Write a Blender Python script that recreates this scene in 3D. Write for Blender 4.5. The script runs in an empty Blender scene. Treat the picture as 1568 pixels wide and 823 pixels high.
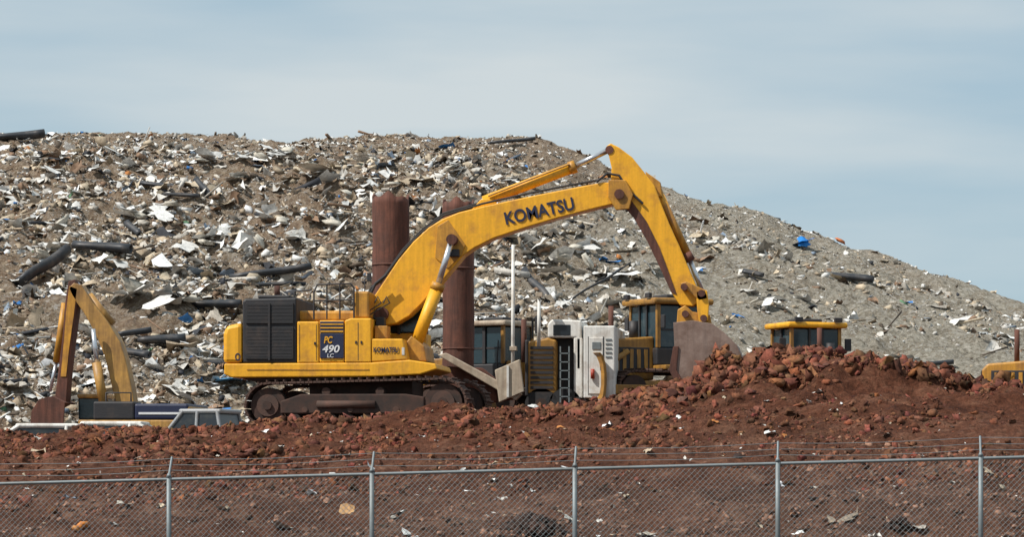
import bpy, bmesh, math, random
import numpy as np
from mathutils import Vector, Matrix, Euler
random.seed(7); RS=np.random.RandomState(11)
sc=bpy.context.scene
F=3040.0; CX=784.0; HY=450.0; CZ=1.8
def W(px,py,d): return Vector(((px-CX)*d/F, d, CZ+(HY-py)*d/F))

# ------------------------------------------------------------ materials
def newmat(name):
    m=bpy.data.materials.new(name); m.use_nodes=True
    nt=m.node_tree; nt.nodes.clear()
    o=nt.nodes.new('ShaderNodeOutputMaterial'); b=nt.nodes.new('ShaderNodeBsdfPrincipled')
    nt.links.new(b.outputs[0],o.inputs[0]); return m,nt,b
def N(nt,t,**k):
    n=nt.nodes.new(t)
    for a,v in k.items(): setattr(n,a,v)
    return n
def noise(nt,vec,scale,detail=6,rough=.6):
    n=N(nt,'ShaderNodeTexNoise'); n.inputs['Scale'].default_value=scale
    n.inputs['Detail'].default_value=detail; n.inputs['Roughness'].default_value=rough
    nt.links.new(vec,n.inputs['Vector']); return n.outputs['Fac']
def ramp(nt,fac,stops):
    r=N(nt,'ShaderNodeValToRGB'); e=r.color_ramp.elements
    while len(e)<len(stops): e.new(.5)
    for i,(p,c) in enumerate(stops):
        e[i].position=p; e[i].color=tuple(c)[:3]+(1,) if hasattr(c,'__len__') else (c,c,c,1)
    nt.links.new(fac,r.inputs[0]); return r.outputs[0]
def mix(nt,f,a,b,mode='MIX'):
    m=N(nt,'ShaderNodeMix',data_type='RGBA',blend_type=mode)
    if hasattr(f,'node'): nt.links.new(f,m.inputs[0])
    else: m.inputs[0].default_value=f
    for i,s in ((6,a),(7,b)):
        if hasattr(s,'node'): nt.links.new(s,m.inputs[i])
        else: m.inputs[i].default_value=tuple(s)[:3]+(1,)
    return m.outputs[2]
def bump(nt,b,h,strength,dist):
    n=N(nt,'ShaderNodeBump'); n.inputs['Strength'].default_value=strength; n.inputs['Distance'].default_value=dist
    nt.links.new(h,n.inputs['Height']); nt.links.new(n.outputs[0],b.inputs['Normal'])
def paint(name,col,dirt=(.12,.06,.035),amt=.45,scale=2.5,rough=.5,metal=0.,b2=.25,streak=0.):
    m,nt,b=newmat(name); tc=N(nt,'ShaderNodeTexCoord').outputs['Object']
    n1=noise(nt,tc,scale,8,.65); n2=noise(nt,tc,scale*7,5,.6)
    f=ramp(nt,n1,[(.62-amt*.35,0.),(.78,1.)]) 
    mul=N(nt,'ShaderNodeMath',operation='MULTIPLY'); nt.links.new(f,mul.inputs[0]); mul.inputs[1].default_value=.85
    c=mix(nt,n2,[x*.8 for x in col],[min(1,x*1.12) for x in col])
    c=mix(nt,mul.outputs[0],c,dirt)
    if streak:
        mp=N(nt,'ShaderNodeMapping'); mp.inputs['Scale'].default_value=(9,9,.6); nt.links.new(tc,mp.inputs[0])
        c=mix(nt,streak,c,ramp(nt,noise(nt,mp.outputs[0],1.,6,.7),[(.35,.45),(.62,1.25)]),'MULTIPLY')
    nt.links.new(c,b.inputs['Base Color'])
    b.inputs['Roughness'].default_value=rough; b.inputs['Metallic'].default_value=metal
    bump(nt,b,n2,b2,.01); return m
M={}
M['yel']=paint('yellow_paint',(.86,.42,.018),(.4,.17,.04),amt=.35,streak=.25)
M['yel2']=paint('yellow_paint_worn',(.62,.3,.03),(.16,.065,.035),amt=.8,scale=3,streak=.5)
M['yeld']=paint('yellow_paint_muddy',(.5,.25,.035),(.1,.05,.03),amt=1.,scale=2.2,streak=.5)
M['yelf']=paint('yellow_paint_faded',(.55,.3,.07),(.15,.075,.04),amt=.8,scale=2,streak=.6)
M['rust']=paint('rusted_steel',(.15,.055,.035),(.05,.027,.022),amt=.8,scale=2.2,rough=.85,b2=.8,streak=.8)
M['dark']=paint('dark_grille',(.025,.024,.027),(.07,.05,.04),amt=.3,rough=.6)
M['navy']=paint('navy_panel',(.018,.024,.06),(.06,.05,.05),amt=.1,rough=.45)
M['track']=paint('track_steel',(.06,.038,.03),(.13,.06,.04),amt=.8,scale=4,rough=.85,b2=.8)
M['muddy']=paint('muddy_frame',(.035,.024,.02),(.1,.045,.03),amt=.7,scale=4,rough=.9)
M['bucket']=paint('bucket_steel',(.14,.08,.058),(.32,.24,.2),amt=.8,scale=2.,rough=.5,b2=.9,streak=.3)
M['chrome']=paint('chrome_rod',(.6,.62,.65),(.3,.25,.2),amt=.1,rough=.25,metal=.7)
M['glass']=paint('window_glass',(.02,.04,.05),(.08,.08,.07),amt=.05,rough=.08)
M['glassb']=paint('window_glass_blue',(.025,.05,.065),(.1,.12,.12),amt=.3,rough=.12)
M['glassd']=paint('window_glass_dark',(.015,.02,.025),(.06,.06,.05),amt=.3,rough=.3)
M['white']=paint('white_paint',(.76,.75,.71),(.35,.27,.2),amt=.4,rough=.6,streak=.3)
M['beige']=paint('beige_paint',(.5,.42,.32),(.2,.12,.08),amt=.6,rough=.7,streak=.4)
M['rubber']=paint('black_rubber',(.02,.02,.022),(.07,.05,.04),amt=.3,rough=.75)
M['pipe']=paint('black_plastic',(.025,.028,.034),(.12,.1,.085),amt=.4,rough=.5)
M['galv']=paint('galvanised_steel',(.2,.23,.24),(.13,.13,.12),amt=.4,rough=.55,metal=.3)
M['red']=paint('red_paint',(.4,.04,.02),rough=.5)
M['wletter']=paint('white_letter',(.75,.75,.75),amt=0)
M['grey']=paint('grey_car_paint',(.3,.31,.32),(.2,.16,.12),amt=.4,rough=.4)

# ------------------------------------------------------------ object helpers
CUR=[None,Matrix()]
def start(name,loc,local=False,rz=0,scale=1):
    e=bpy.data.objects.new(name,None); sc.collection.objects.link(e)
    e.location=loc; e.rotation_euler=(0,0,rz); e.scale=(scale,)*3; e.empty_display_size=.3
    CUR[0]=e; CUR[1]=Matrix() if local else Matrix.Translation(Vector(loc)).inverted()
    return e
def finish(name,bm,mat,bev=0,smooth=False):
    me=bpy.data.meshes.new(name)
    bmesh.ops.recalc_face_normals(bm,faces=bm.faces)
    if smooth:
        for f in bm.faces: f.smooth=True
    bm.to_mesh(me); bm.free()
    o=bpy.data.objects.new(name,me); sc.collection.objects.link(o); me.materials.append(mat)
    if CUR[0]: o.parent=CUR[0]; o.matrix_parent_inverse=CUR[1]
    if bev:
        md=o.modifiers.new('b','BEVEL'); md.width=bev; md.segments=2; md.limit_method='ANGLE'; md.angle_limit=.6
    return o
def prismv(name,pts,off,mat,bev=.02):
    bm=bmesh.new(); a=[bm.verts.new(p) for p in pts]; b=[bm.verts.new(Vector(p)+Vector(off)) for p in pts]
    n=len(a); bm.faces.new(a); bm.faces.new(b[::-1])
    for i in range(n): bm.faces.new([a[i],b[i],b[(i+1)%n],a[(i+1)%n]])
    return finish(name,bm,mat,bev)
def prism(name,pts,d0,d1,mat,bev=.03):
    return prismv(name,[W(x,y,d0) for x,y in pts],(0,d1-d0,0),mat,bev)
def rect(name,x0,y0,x1,y1,d0,d1,mat,bev=.02):
    return prism(name,[(x0,y0),(x1,y0),(x1,y1),(x0,y1)],d0,d1,mat,bev)
def box(name,x0,x1,y0,y1,z0,z1,mat,bev=.02):
    return prismv(name,[(x0,y0,z0),(x1,y0,z0),(x1,y0,z1),(x0,y0,z1)],(0,y1-y0,0),mat,bev)
def cyl(name,p0,p1,r,mat,seg=16,r2=None):
    p0=Vector(p0);p1=Vector(p1);v=p1-p0
    bm=bmesh.new(); bmesh.ops.create_cone(bm,cap_ends=True,segments=seg,radius1=r,radius2=r if r2 is None else r2,depth=v.length)
    q=Vector((0,0,1)).rotation_difference(v.normalized()).to_matrix().to_4x4()
    bmesh.ops.transform(bm,matrix=Matrix.Translation((p0+p1)/2)@q,verts=bm.verts)
    for f in bm.faces: f.smooth=len(f.verts)==4
    return finish(name,bm,mat)
def tube(name,pts,r,mat):
    cu=bpy.data.curves.new(name,'CURVE'); cu.dimensions='3D'; cu.bevel_depth=r; cu.bevel_resolution=2
    s=cu.splines.new('POLY'); s.points.add(len(pts)-1)
    for i,p in enumerate(pts): s.points[i].co=(*p,1)
    cu.materials.append(mat)
    o=bpy.data.objects.new(name,cu); sc.collection.objects.link(o)
    if CUR[0]: o.parent=CUR[0]; o.matrix_parent_inverse=CUR[1]
    return o
def text(name,s,x,y,wpx,hpx,d,ang,mat,shear=0,bold=.02):
    cu=bpy.data.curves.new(name,'FONT'); cu.body=s; cu.extrude=.004; cu.offset=bold; cu.shear=shear
    cu.materials.append(mat)
    o=bpy.data.objects.new(name,cu); sc.collection.objects.link(o)
    bpy.context.view_layer.update()
    dx,dy=o.dimensions.x,o.dimensions.y
    o.scale=(wpx*d/F/dx,hpx*d/F/dy,1)
    o.location=W(x,y,d); o.rotation_euler=(math.pi/2,-ang,0)
    o.parent=CUR[0]; o.matrix_parent_inverse=CUR[1]; return o
def track_loop(name,cl,cr,rl,rr,y0,width,mat,M4=None):
    """chain of shoes around two wheels; cl,cr (x,z)"""
    P=[]
    n=10
    for i in range(n+1):
        a=math.pi/2+math.pi*i/n; P.append((cl[0]+rl*math.cos(a),cl[1]+rl*math.sin(a)))
    for i in range(n+1):
        a=-math.pi/2+math.pi*i/n; P.append((cr[0]+rr*math.cos(a),cr[1]+rr*math.sin(a)))
    P.append(P[0])
    L=[0]
    for i in range(1,len(P)): L.append(L[-1]+math.dist(P[i],P[i-1]))
    k=int(L[-1]/.2); bm=bmesh.new()
    for j in range(k):
        s=L[-1]*j/k; i=max(q for q in range(len(L)) if L[q]<=s+1e-9); i=min(i,len(P)-2)
        t=(s-L[i])/max(1e-6,L[i+1]-L[i]); x=P[i][0]+(P[i+1][0]-P[i][0])*t; z=P[i][1]+(P[i+1][1]-P[i][1])*t
        dx=P[i+1][0]-P[i][0]; dz=P[i+1][1]-P[i][1]; a=math.atan2(dz,dx)
        for (w,h,off) in ((.185,.05,0),(.03,.1,.03)):
            mt=Matrix.Translation((x,y0+width/2,z))@Matrix.Rotation(-a,4,'Y')@Matrix.Translation((0,0,-off))@Matrix.Diagonal((w,width,h,1))
            bmesh.ops.create_cube(bm,size=1,matrix=mt)
    if M4: bmesh.ops.transform(bm,matrix=M4,verts=bm.verts)
    return finish(name,bm,mat)

# ------------------------------------------------------------ numpy noise & terrain
TB=RS.rand(16,256,256)
def vn(x,y,s=0):
    xi=np.floor(x).astype(int); yi=np.floor(y).astype(int); fx=x-xi; fy=y-yi
    fx=fx*fx*(3-2*fx); fy=fy*fy*(3-2*fy); T=TB[s%16]
    a=T[xi&255,yi&255];b=T[(xi+1)&255,yi&255];c=T[xi&255,(yi+1)&255];d=T[(xi+1)&255,(yi+1)&255]
    return (a*(1-fx)+b*fx)*(1-fy)+(c*(1-fx)+d*fx)*fy-.5
def fbm(x,y,size,octv=4,gain=.5,s=0):
    r=0;a=1.;f=1./size
    for o in range(octv):
        c,sn=math.cos(o*1.1+s),math.sin(o*1.1+s)
        r=r+a*vn((c*x-sn*y)*f+17.3*o,(sn*x+c*y)*f+9.1*o,s+o); a*=gain; f*=2.03
    return r
def ss(t): t=np.clip(t,0,1); return t*t*(3-2*t)
BX=[-400,0,100,215,330,450,540,620,700,850,924,1000,1200,1600]
BY=[416,415,414,410,404,399,391,381,377,374,380,388,395,400]
def ground_z(x,y,detail=True):
    x=np.asarray(x,float);y=np.asarray(y,float)
    fb=np.clip((.026*(CX+x*F/49)-7)/62.,-.5,1.1)
    p=CX+x*F/78; zp=CZ+(HY-np.interp(p,BX,BY))/38.97
    t=np.clip((y-50)/27.,0,1); s=.55*t+.45*ss(t)
    z=np.where(y<50,fb*ss((y-20)/30.),fb*(1-s)+zp*s)
    wl=1-ss((p-205)/45.)
    z=z-1.35*ss((y-79.5)/3)*wl
    mid=ss((p-380)/80)*(1-ss((p-640)/60))
    z=z+mid*np.clip((y-81)*.07,0,.7)
    pile=0
    for (cx,cy,sx,sy,h) in ((-1.35,79.4,.85,1.3,.62),(-1.2,79.,2.2,2.2,.32),(1.2,79.4,1.7,2.0,.42),(3.2,80,1.5,2,.15),(-3.1,78.9,1.1,1.5,.4),(-4.9,78.4,1.2,1.5,.25),(-7,77.4,1.5,1.3,.18),(-9.6,76.3,1.4,1.,.16),(0,75.,4.2,2.6,.45)):
        pile=pile+h*np.exp(-((x-cx)/sx)**2-((y-cy)/sy)**2)
    z=z+pile
    if detail:
        rough=ss((y-47)/10)*(1-ss((y-130)/30))
        pw=np.clip(pile*1.8,0,1)
        z=z+(.05+.17*rough+.16*pw)*fbm(x,y,2.4,3,.5,1)*1.2
        z=z+(.03+.2*rough+.42*pw)*(fbm(x,y,.8,4,.62,4))
        z=z+.07*rough*np.sin(x*.35+y*1.3+2*fbm(x,y,6,2,.5,7))
    z=np.where(y>200,z*0,z)
    return z
RX=[-700,0,60,130,250,350,480,500,525,560,600,640,700,745,800,850,870,924,1000,1100,1250,1400,1600,2600]
RY=[135,133,132,133,137,135,136,141,150,164,180,193,206,226,244,261,266,286,311,340,366,384,396,402]
R=150.
def hill_z(x,y,detail=True):
    x=np.asarray(x,float);y=np.asarray(y,float)
    p=CX+x*F/R; Zr=CZ+(HY-np.interp(p,RX,RY))*R/F
    t=(y-93)/(R-93); tt=np.clip(t,0,1)
    f=tt*.75+.25*ss(tt)+.025*np.sin(tt*12.5+x*.05)*ss(tt*5)*ss((1-tt)*6)
    edge=ss((np.abs(x)*-1+100)/25.)
    z=2.2+(Zr-2.2)*f*edge
    z=z-np.clip(y-R,0,200)*.02
    z=np.where(t<0,2.2+t*20,z)
    if detail:
        a=ss(tt*8)*(1-.45*ss((y-143)/6))
        left=1-ss((p-430)/200.)
        z=z+a*((.32+.4*left)*fbm(x,y,4.5,3,.5,2)+(.3+.36*left)*fbm(x,y,1.3,4,.64,5))
        z=z-a*.2*np.abs(fbm(x,y,.8,2,.5,8))*2
        z=z+a*(1-left)*.12*np.sin((x*.9+y*.55)*2.2+3*fbm(x,y,5,2,.5,3))
    return z
def surf_point(px,py,fn=hill_z,d0=93.,d1=152.):
    ds=np.arange(d0,d1,.1); xs=(px-CX)*ds/F; zs=CZ+(HY-py)*ds/F
    h=fn(xs,ds); k=np.where(h>=zs)[0]; i=k[0] if len(k) else len(ds)-1
    return float(xs[i]),float(ds[i]),float(h[i])
def make_mesh(name,V,Fc,mat,cols=None,smooth=False):
    me=bpy.data.meshes.new(name); nf=len(Fc); k=Fc.shape[1]
    me.vertices.add(len(V)); me.vertices.foreach_set('co',V.astype(np.float32).ravel())
    me.loops.add(nf*k); me.loops.foreach_set('vertex_index',Fc.astype(np.int32).ravel())
    me.polygons.add(nf); me.polygons.foreach_set('loop_start',np.arange(0,nf*k,k,dtype=np.int32))
    if smooth: me.polygons.foreach_set('use_smooth',np.ones(nf,bool))
    me.update(calc_edges=True)
    if cols is not None:
        at=me.color_attributes.new('Col','FLOAT_COLOR','POINT')
        c=np.ones((len(V),4),np.float32); c[:,:3]=cols; at.data.foreach_set('color',c.ravel())
    me.materials.append(mat); o=bpy.data.objects.new(name,me); sc.collection.objects.link(o); return o
def grid(name,xs,ys,fn,mat):
    X,Y=np.meshgrid(xs,ys); Z=fn(X,Y); nx,ny=len(xs),len(ys)
    V=np.stack([X,Y,Z],-1).reshape(-1,3)
    i=np.arange(nx*ny).reshape(ny,nx)
    Fc=np.stack([i[:-1,:-1],i[:-1,1:],i[1:,1:],i[1:,:-1]],-1).reshape(-1,4)
    return make_mesh(name,V,Fc,mat,smooth=True)

def dirt_mat():
    m,nt,b=newmat('red_dirt'); tc=N(nt,'ShaderNodeTexCoord').outputs['Object']
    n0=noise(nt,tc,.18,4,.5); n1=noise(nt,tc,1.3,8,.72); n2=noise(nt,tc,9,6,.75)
    c=ramp(nt,n1,[(.28,(.075,.025,.014)),(.5,(.19,.07,.038)),(.7,(.34,.16,.095))])
    pale=ramp(nt,n1,[(.28,(.12,.06,.04)),(.52,(.24,.13,.088)),(.72,(.4,.27,.2))])
    sp=N(nt,'ShaderNodeSeparateXYZ'); nt.links.new(tc,sp.inputs[0])
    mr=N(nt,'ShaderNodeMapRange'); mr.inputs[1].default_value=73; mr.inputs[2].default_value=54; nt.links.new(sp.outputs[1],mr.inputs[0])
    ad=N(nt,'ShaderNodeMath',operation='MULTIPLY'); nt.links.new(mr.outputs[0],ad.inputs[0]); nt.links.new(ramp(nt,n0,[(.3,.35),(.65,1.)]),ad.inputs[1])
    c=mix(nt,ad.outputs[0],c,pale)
    c=mix(nt,.8,c,ramp(nt,n2,[(.34,.3),(.62,1.15)]),'MULTIPLY')
    c=mix(nt,.6,c,ramp(nt,noise(nt,tc,.45,5,.6),[(.36,.5),(.56,1.1)]),'MULTIPLY')  # random dark patches in the dirt colour, standing in for the excavator's shadow
    nt.links.new(c,b.inputs['Base Color']); b.inputs['Roughness'].default_value=.95; b.inputs['Specular IOR Level'].default_value=.15
    s=N(nt,'ShaderNodeMath',operation='ADD'); nt.links.new(n1,s.inputs[0]); nt.links.new(n2,s.inputs[1])
    bump(nt,b,s.outputs[0],1.,.22); return m
def garb_mat():
    m,nt,b=newmat('compacted_garbage'); tc=N(nt,'ShaderNodeTexCoord').outputs['Object']
    def vor(s):
        v=N(nt,'ShaderNodeTexVoronoi'); v.inputs['Scale'].default_value=s; nt.links.new(tc,v.inputs['Vector'])
        sx=N(nt,'ShaderNodeSeparateColor'); nt.links.new(v.outputs['Color'],sx.inputs[0]); return sx.outputs[0]
    pal=[(0.,(.06,.048,.035)),(.26,(.18,.135,.09)),(.5,(.34,.265,.185)),(.7,(.48,.42,.32)),(.87,(.64,.6,.53)),(.95,(.8,.79,.75))]
    a=ramp(nt,vor(7),pal); bb=ramp(nt,vor(17),pal)
    n=noise(nt,tc,.35,6,.6); n3=noise(nt,tc,.11,5,.55)
    c=mix(nt,.5,a,bb)
    brown=ramp(nt,noise(nt,tc,3,8,.8),[(.33,(.09,.052,.032)),(.5,(.32,.215,.14)),(.66,(.56,.45,.33))])
    grey=ramp(nt,noise(nt,tc,4,8,.82),[(.36,(.11,.095,.075)),(.5,(.44,.4,.32)),(.63,(.74,.69,.6))])
    sp=N(nt,'ShaderNodeSeparateXYZ'); nt.links.new(tc,sp.inputs[0])
    mr=N(nt,'ShaderNodeMapRange'); mr.inputs[1].default_value=-18; mr.inputs[2].default_value=-8; nt.links.new(sp.outputs[0],mr.inputs[0])
    base=mix(nt,mr.outputs[0],brown,grey)
    c=mix(nt,ramp(nt,n,[(.38,.25),(.62,.85)]),c,base)
    c=mix(nt,ramp(nt,n3,[(.5,0.),(.63,.5)]),c,brown)
    nt.links.new(c,b.inputs['Base Color']); b.inputs['Roughness'].default_value=.9; b.inputs['Specular IOR Level'].default_value=.2
    bump(nt,b,noise(nt,tc,5,8,.8),1.,.4); return m
def col_mat(name,rough=.8,n=8.,lo=.55):
    m,nt,b=newmat(name); tc=N(nt,'ShaderNodeTexCoord').outputs['Object']
    a=N(nt,'ShaderNodeAttribute',attribute_name='Col').outputs['Color']
    c=mix(nt,.8,a,ramp(nt,noise(nt,tc,n,5,.7),[(.35,lo),(.62,1.)]),'MULTIPLY')
    nt.links.new(c,b.inputs['Base Color']); b.inputs['Roughness'].default_value=rough; b.inputs['Specular IOR Level'].default_value=.25
    return m
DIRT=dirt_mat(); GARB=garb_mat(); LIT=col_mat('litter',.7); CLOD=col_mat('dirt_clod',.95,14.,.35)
xs=np.concatenate([[-3000,-1200,-500,-250,-160,-110,-80],np.arange(-60,-26,.6),np.arange(-26,10,.085),np.arange(10,60,.6),[80,110,160,250,500,1200,3000]])
ys=np.concatenate([[-400,-100,-30,0,6],np.arange(10,48,.5),np.arange(48,84,.08),np.arange(84,110,.5),np.arange(110,200,4),[230,400,1000,2500,6000]])
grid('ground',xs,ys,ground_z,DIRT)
xs=np.concatenate([np.arange(-100,-46,.8),np.arange(-46,14,.12),np.arange(14,100.5,.6)])
ys=np.concatenate([np.arange(92,153,.15),np.arange(153,230,2.5)])
grid('landfill_hill',xs,ys,hill_z,GARB)

# ------------------------------------------------------------ scatter
CUBE=(np.array([[x,y,z] for z in(-.5,.5) for y in(-.5,.5) for x in(-.5,.5)]),np.array([[0,2,3,1],[4,5,7,6],[0,1,5,4],[2,6,7,3],[0,4,6,2],[1,3,7,5]]))
g=[[x,y,0] for y in(-.5,-.17,.17,.5) for x in(-.5,-.17,.17,.5)]
SHEET=(np.array(g),np.array([[j*4+i,j*4+i+1,j*4+i+5,j*4+i+4] for j in range(3) for i in range(3)]))
bm=bmesh.new(); bmesh.ops.create_cube(bm,size=1); bmesh.ops.subdivide_edges(bm,edges=bm.edges,cuts=1,use_grid_fill=True)
for v in bm.verts: v.co=v.co.normalized()*.5*(.75+.25*v.co.length*1.4)
bm.verts.ensure_lookup_table()
LUMP=(np.array([v.co[:] for v in bm.verts]),np.array([[v.index for v in f.verts] for f in bm.faces])); bm.free()
def rots(n,tilt):
    ax=RS.normal(size=(n,3)); ax[:,2]*=.2; ax/=np.linalg.norm(ax,axis=1)[:,None]; th=RS.normal(size=n)*tilt
    def rod(ax,th):
        K=np.zeros((n,3,3)); K[:,0,1]=-ax[:,2];K[:,0,2]=ax[:,1];K[:,1,0]=ax[:,2];K[:,1,2]=-ax[:,0];K[:,2,0]=-ax[:,1];K[:,2,1]=ax[:,0]
        return np.eye(3)+np.sin(th)[:,None,None]*K+(1-np.cos(th))[:,None,None]*(K@K)
    return rod(ax,th)@rod(np.tile([0,0,1.],(n,1)),RS.rand(n)*6.28)
def inst(T,C,S,tilt,jit,cols):
    n=len(C); V=T[0][None]+RS.normal(size=(n,len(T[0]),3))*np.array(jit)
    V=V*S[:,None,:]; V=np.einsum('nij,nkj->nki',rots(n,tilt),V)+C[:,None,:]
    Fc=T[1][None]+(np.arange(n)*len(T[0]))[:,None,None]
    return V.reshape(-1,3),Fc.reshape(-1,T[1].shape[1]),np.repeat(cols,len(T[0]),0)
def join(parts):
    V=[];Fc=[];C=[];o=0
    for v,f,c in parts: V.append(v);Fc.append(f+o);C.append(c);o+=len(v)
    return np.concatenate(V),np.concatenate(Fc),np.concatenate(C)
PAL=np.array([(.8,.79,.76),(.64,.61,.56),(.5,.46,.4),(.44,.35,.25),(.29,.185,.12),(.12,.09,.065),(.04,.042,.05),(.58,.48,.35),(.24,.3,.38),(.05,.2,.5),(.5,.2,.06),(.12,.25,.14)])
def pick(n,w): w=np.array(w,float); return np.minimum(PAL[RS.choice(len(PAL),n,p=w/w.sum())]*(.7+.45*RS.rand(n,1)),.85)
def hillpts(n,left=.5):
    y=94+(RS.rand(n)**.9)*57; x=RS.uniform(-1,1,n)
    x=np.where(RS.rand(n)<left,-.27*y+RS.rand(n)*.17*y,-.27*y+RS.rand(n)*.36*y)
    return x,y
parts=[]
def add(T,n,left,smin,smax,asp,tilt,jit,w,up=.0,pw=3.):
    x,y=hillpts(n,left); z=hill_z(x,y)
    dens=fbm(x,y,5,3,.6,9)+.2*(x<-8)-.12*(x>-6)
    k=dens>RS.uniform(-.45,.5,n); x,y,z=x[k],y[k],z[k]; n=len(x)
    s=smin*(smax/smin)**(RS.rand(n)**pw); s*=1-.45*ss((y-140)/8)
    S=s[:,None]*np.array(asp)*(.6+.8*RS.rand(n,3))
    parts.append(inst(T,np.stack([x,y,z+s*up],-1),S,tilt,jit,pick(n,w)))
add(SHEET,44000,.48,.06,.7,(1.2,.8,1),.55,(.08,.08,.14),[16,9,6,4,3,2,1.6,6,.7,.5,.15,.1],.08,3.)
add(CUBE,50000,.35,.04,.28,(1.3,.8,.6),.7,(.14,.14,.14),[6,8,9,8,7,5,3,8,.6,.25,.15,.12],.04)
add(CUBE,9500,.48,.12,1.0,(1.8,.08,.045),.4,(.02,.1,.1),[7,7,7,7,6,3,2.5,8,.2,.1,0,0],.07)
add(LUMP,16000,.5,.06,.45,(1.,.8,.6),.6,(.14,.14,.14),[11,9,6,6,4,3,4.,6,.5,.4,.2,.15],.04)
add(CUBE,520,.85,.25,1.1,(1.5,.2,.16),.3,(.04,.1,.1),[1,1,1,1,3,5,14,1,1,0,0,0],.08,2.)
def big(px,py,w,h,c,T=SHEET,tilt=.35,jit=(.1,.1,.12)):
    x,y,z=surf_point(px,py); s=y/F
    parts.append(inst(T,np.array([[x,y-.2,z+.18]]),np.array([[w*s,h*s*1.6,w*s*.3]]),tilt,jit,np.array([c])))
for px,py,w,h in ((232,158,40,14),(262,155,28,14),(305,216,40,12),(55,228,30,18),(150,206,34,16),(115,210,40,10),(285,175,24,18),(355,180,22,12),(120,285,60,12),(160,295,50,14),(95,258,30,10),(75,320,45,10),(505,262,40,12),(550,262,40,20),(480,240,30,14),(575,290,26,14),(210,180,22,10),(172,335,20,12),(225,235,30,14),(180,240,36,12),(30,250,30,12),(60,190,24,10),(320,190,24,10),(245,215,26,10),(275,240,30,12),(530,240,30,10),(590,260,26,10),(40,170,20,8),(100,170,22,8),(185,160,24,8),(330,160,20,8),(420,165,20,8),(460,180,20,8),(650,240,18,8),(700,290,18,8),(620,225,16,8)):
    for k in range(3): big(px+RS.normal()*w*.3,py+RS.normal()*h*.3,w*RS.uniform(.35,.7),h*RS.uniform(.5,.9),np.array((.78,.77,.74))*RS.uniform(.75,1.05),SHEET,.5,(.12,.12,.16))
    big(px+RS.randint(-12,12),py+RS.randint(-6,6),w*.45,h*.7,(.58,.54,.46),LUMP,.5,(.14,.14,.14))
big(736,238,17,12,(.02,.2,.62)); big(736,239,12,10,(.03,.25,.7),LUMP); big(770,236,10,8,(.6,.2,.08),LUMP); big(208,368,34,14,(.12,.33,.55)); big(225,362,22,12,(.1,.3,.5)); big(195,372,18,10,(.6,.65,.7))
big(172,330,20,20,(.42,.33,.24),LUMP); big(290,172,30,16,(.5,.42,.33),SHEET,.5)
V,Fc,C=join(parts); make_mesh('garbage_debris',V,Fc,LIT,C)
CUR[0]=None
def pipe(px,py,L,ang,r=.28,tilt=0):
    x,y,z=surf_point(px,py); y-=.25; z+=r*.6
    s=y/F; l=L*s/2; dx=math.cos(ang)*l; dz=math.sin(ang)*l
    v=Vector((dx,dz*1.2,dz)); c=Vector((x,y,z))
    CUR[0]=None
    bm=bmesh.new(); seg=12
    bmesh.ops.create_cone(bm,cap_ends=False,segments=seg,radius1=r,radius2=r*.92,depth=v.length*2)
    bmesh.ops.subdivide_edges(bm,edges=[e for e in bm.edges if abs(e.verts[0].co.z-e.verts[1].co.z)>.1],cuts=5)
    for q in bm.verts:
        q.co.x*=.65+.1*math.sin(q.co.z*2); q.co.y+=.06*math.sin(q.co.z*3)
    qm=Vector((0,0,1)).rotation_difference(v.normalized()).to_matrix().to_4x4()
    bmesh.ops.transform(bm,matrix=Matrix.Translation(c)@qm,verts=bm.verts)
    o=finish('plastic_pipe',bm,M['pipe'],0,True)
    md=o.modifiers.new('s','SOLIDIFY'); md.thickness=.04
for a in ((12,140,48,.12,.28),(150,185,56,-.12,.18),(155,192,50,-.05,.12),(182,186,24,-.9,.14),(35,262,50,.75,.28),(90,244,54,-.08,.28),(118,225,20,-.8,.14),(245,268,74,.15,.2),(240,276,50,.05,.12),(195,298,46,0.,.22),(145,331,42,.05,.24),(120,322,30,.2,.15),(120,340,28,-.2,.18),(490,277,42,-.85,.15),(545,275,56,.6,.06),(552,268,56,.55,.05),(778,269,46,-.12,.22),(695,202,40,-.15,.16),(190,350,28,0,.22),(860,348,30,.1,.13),(468,142,42,.12,.12),(690,265,18,-.3,.14)): pipe(*a)

# dirt clods
def clods(n,fn,smin,smax,pw,pick_c,name='dirt_clods'):
    x,y=fn(n); z=ground_z(x,y); s=smin*(smax/smin)**(RS.rand(len(x))**pw)
    S=s[:,None]*np.array([1.1,1.,.75])*(.55+.9*RS.rand(len(x),3)); return inst(LUMP,np.stack([x,y,z+s*.02],-1),S,1.5,(.15,.15,.15),pick_c(len(x)))
def redc(n): return np.array([.195,.075,.042])*(.35+1.15*RS.rand(n,1))*(1+.1*RS.normal(size=(n,3)))
def browc(n): return np.array([.25,.14,.095])*(.35+1.2*RS.rand(n,1))
def rp(y0,y1):
    def f(n):
        y=RS.uniform(y0,y1,n); x=RS.uniform(-.27,.07,n)*y; k=fbm(x,y,2.5,3,.6,10)>RS.uniform(-.4,.3,n); return x[k],y[k]
    return f
def pf(n):
    x=RS.normal(-.8,3.2,n); y=RS.uniform(74,80.5,n); return x,y
def lf(n):
    x=RS.uniform(-20,-4,n); y=RS.uniform(70,78.2,n); k=fbm(x,y,1.8,3,.6,13)>.0; return x[k],y[k]
cp=[clods(40000,rp(62,79.5),.02,.2,3.6,redc),clods(34000,rp(49,68),.015,.13,3.6,browc),clods(2500,rp(20,49),.015,.09,3.,browc),clods(28000,pf,.03,.34,3.4,redc),clods(16000,lf,.03,.26,3.,redc)]
V,Fc,C=join(cp); make_mesh('dirt_clods',V,Fc,CLOD,np.clip(C,0.01,1),smooth=False)
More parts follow.
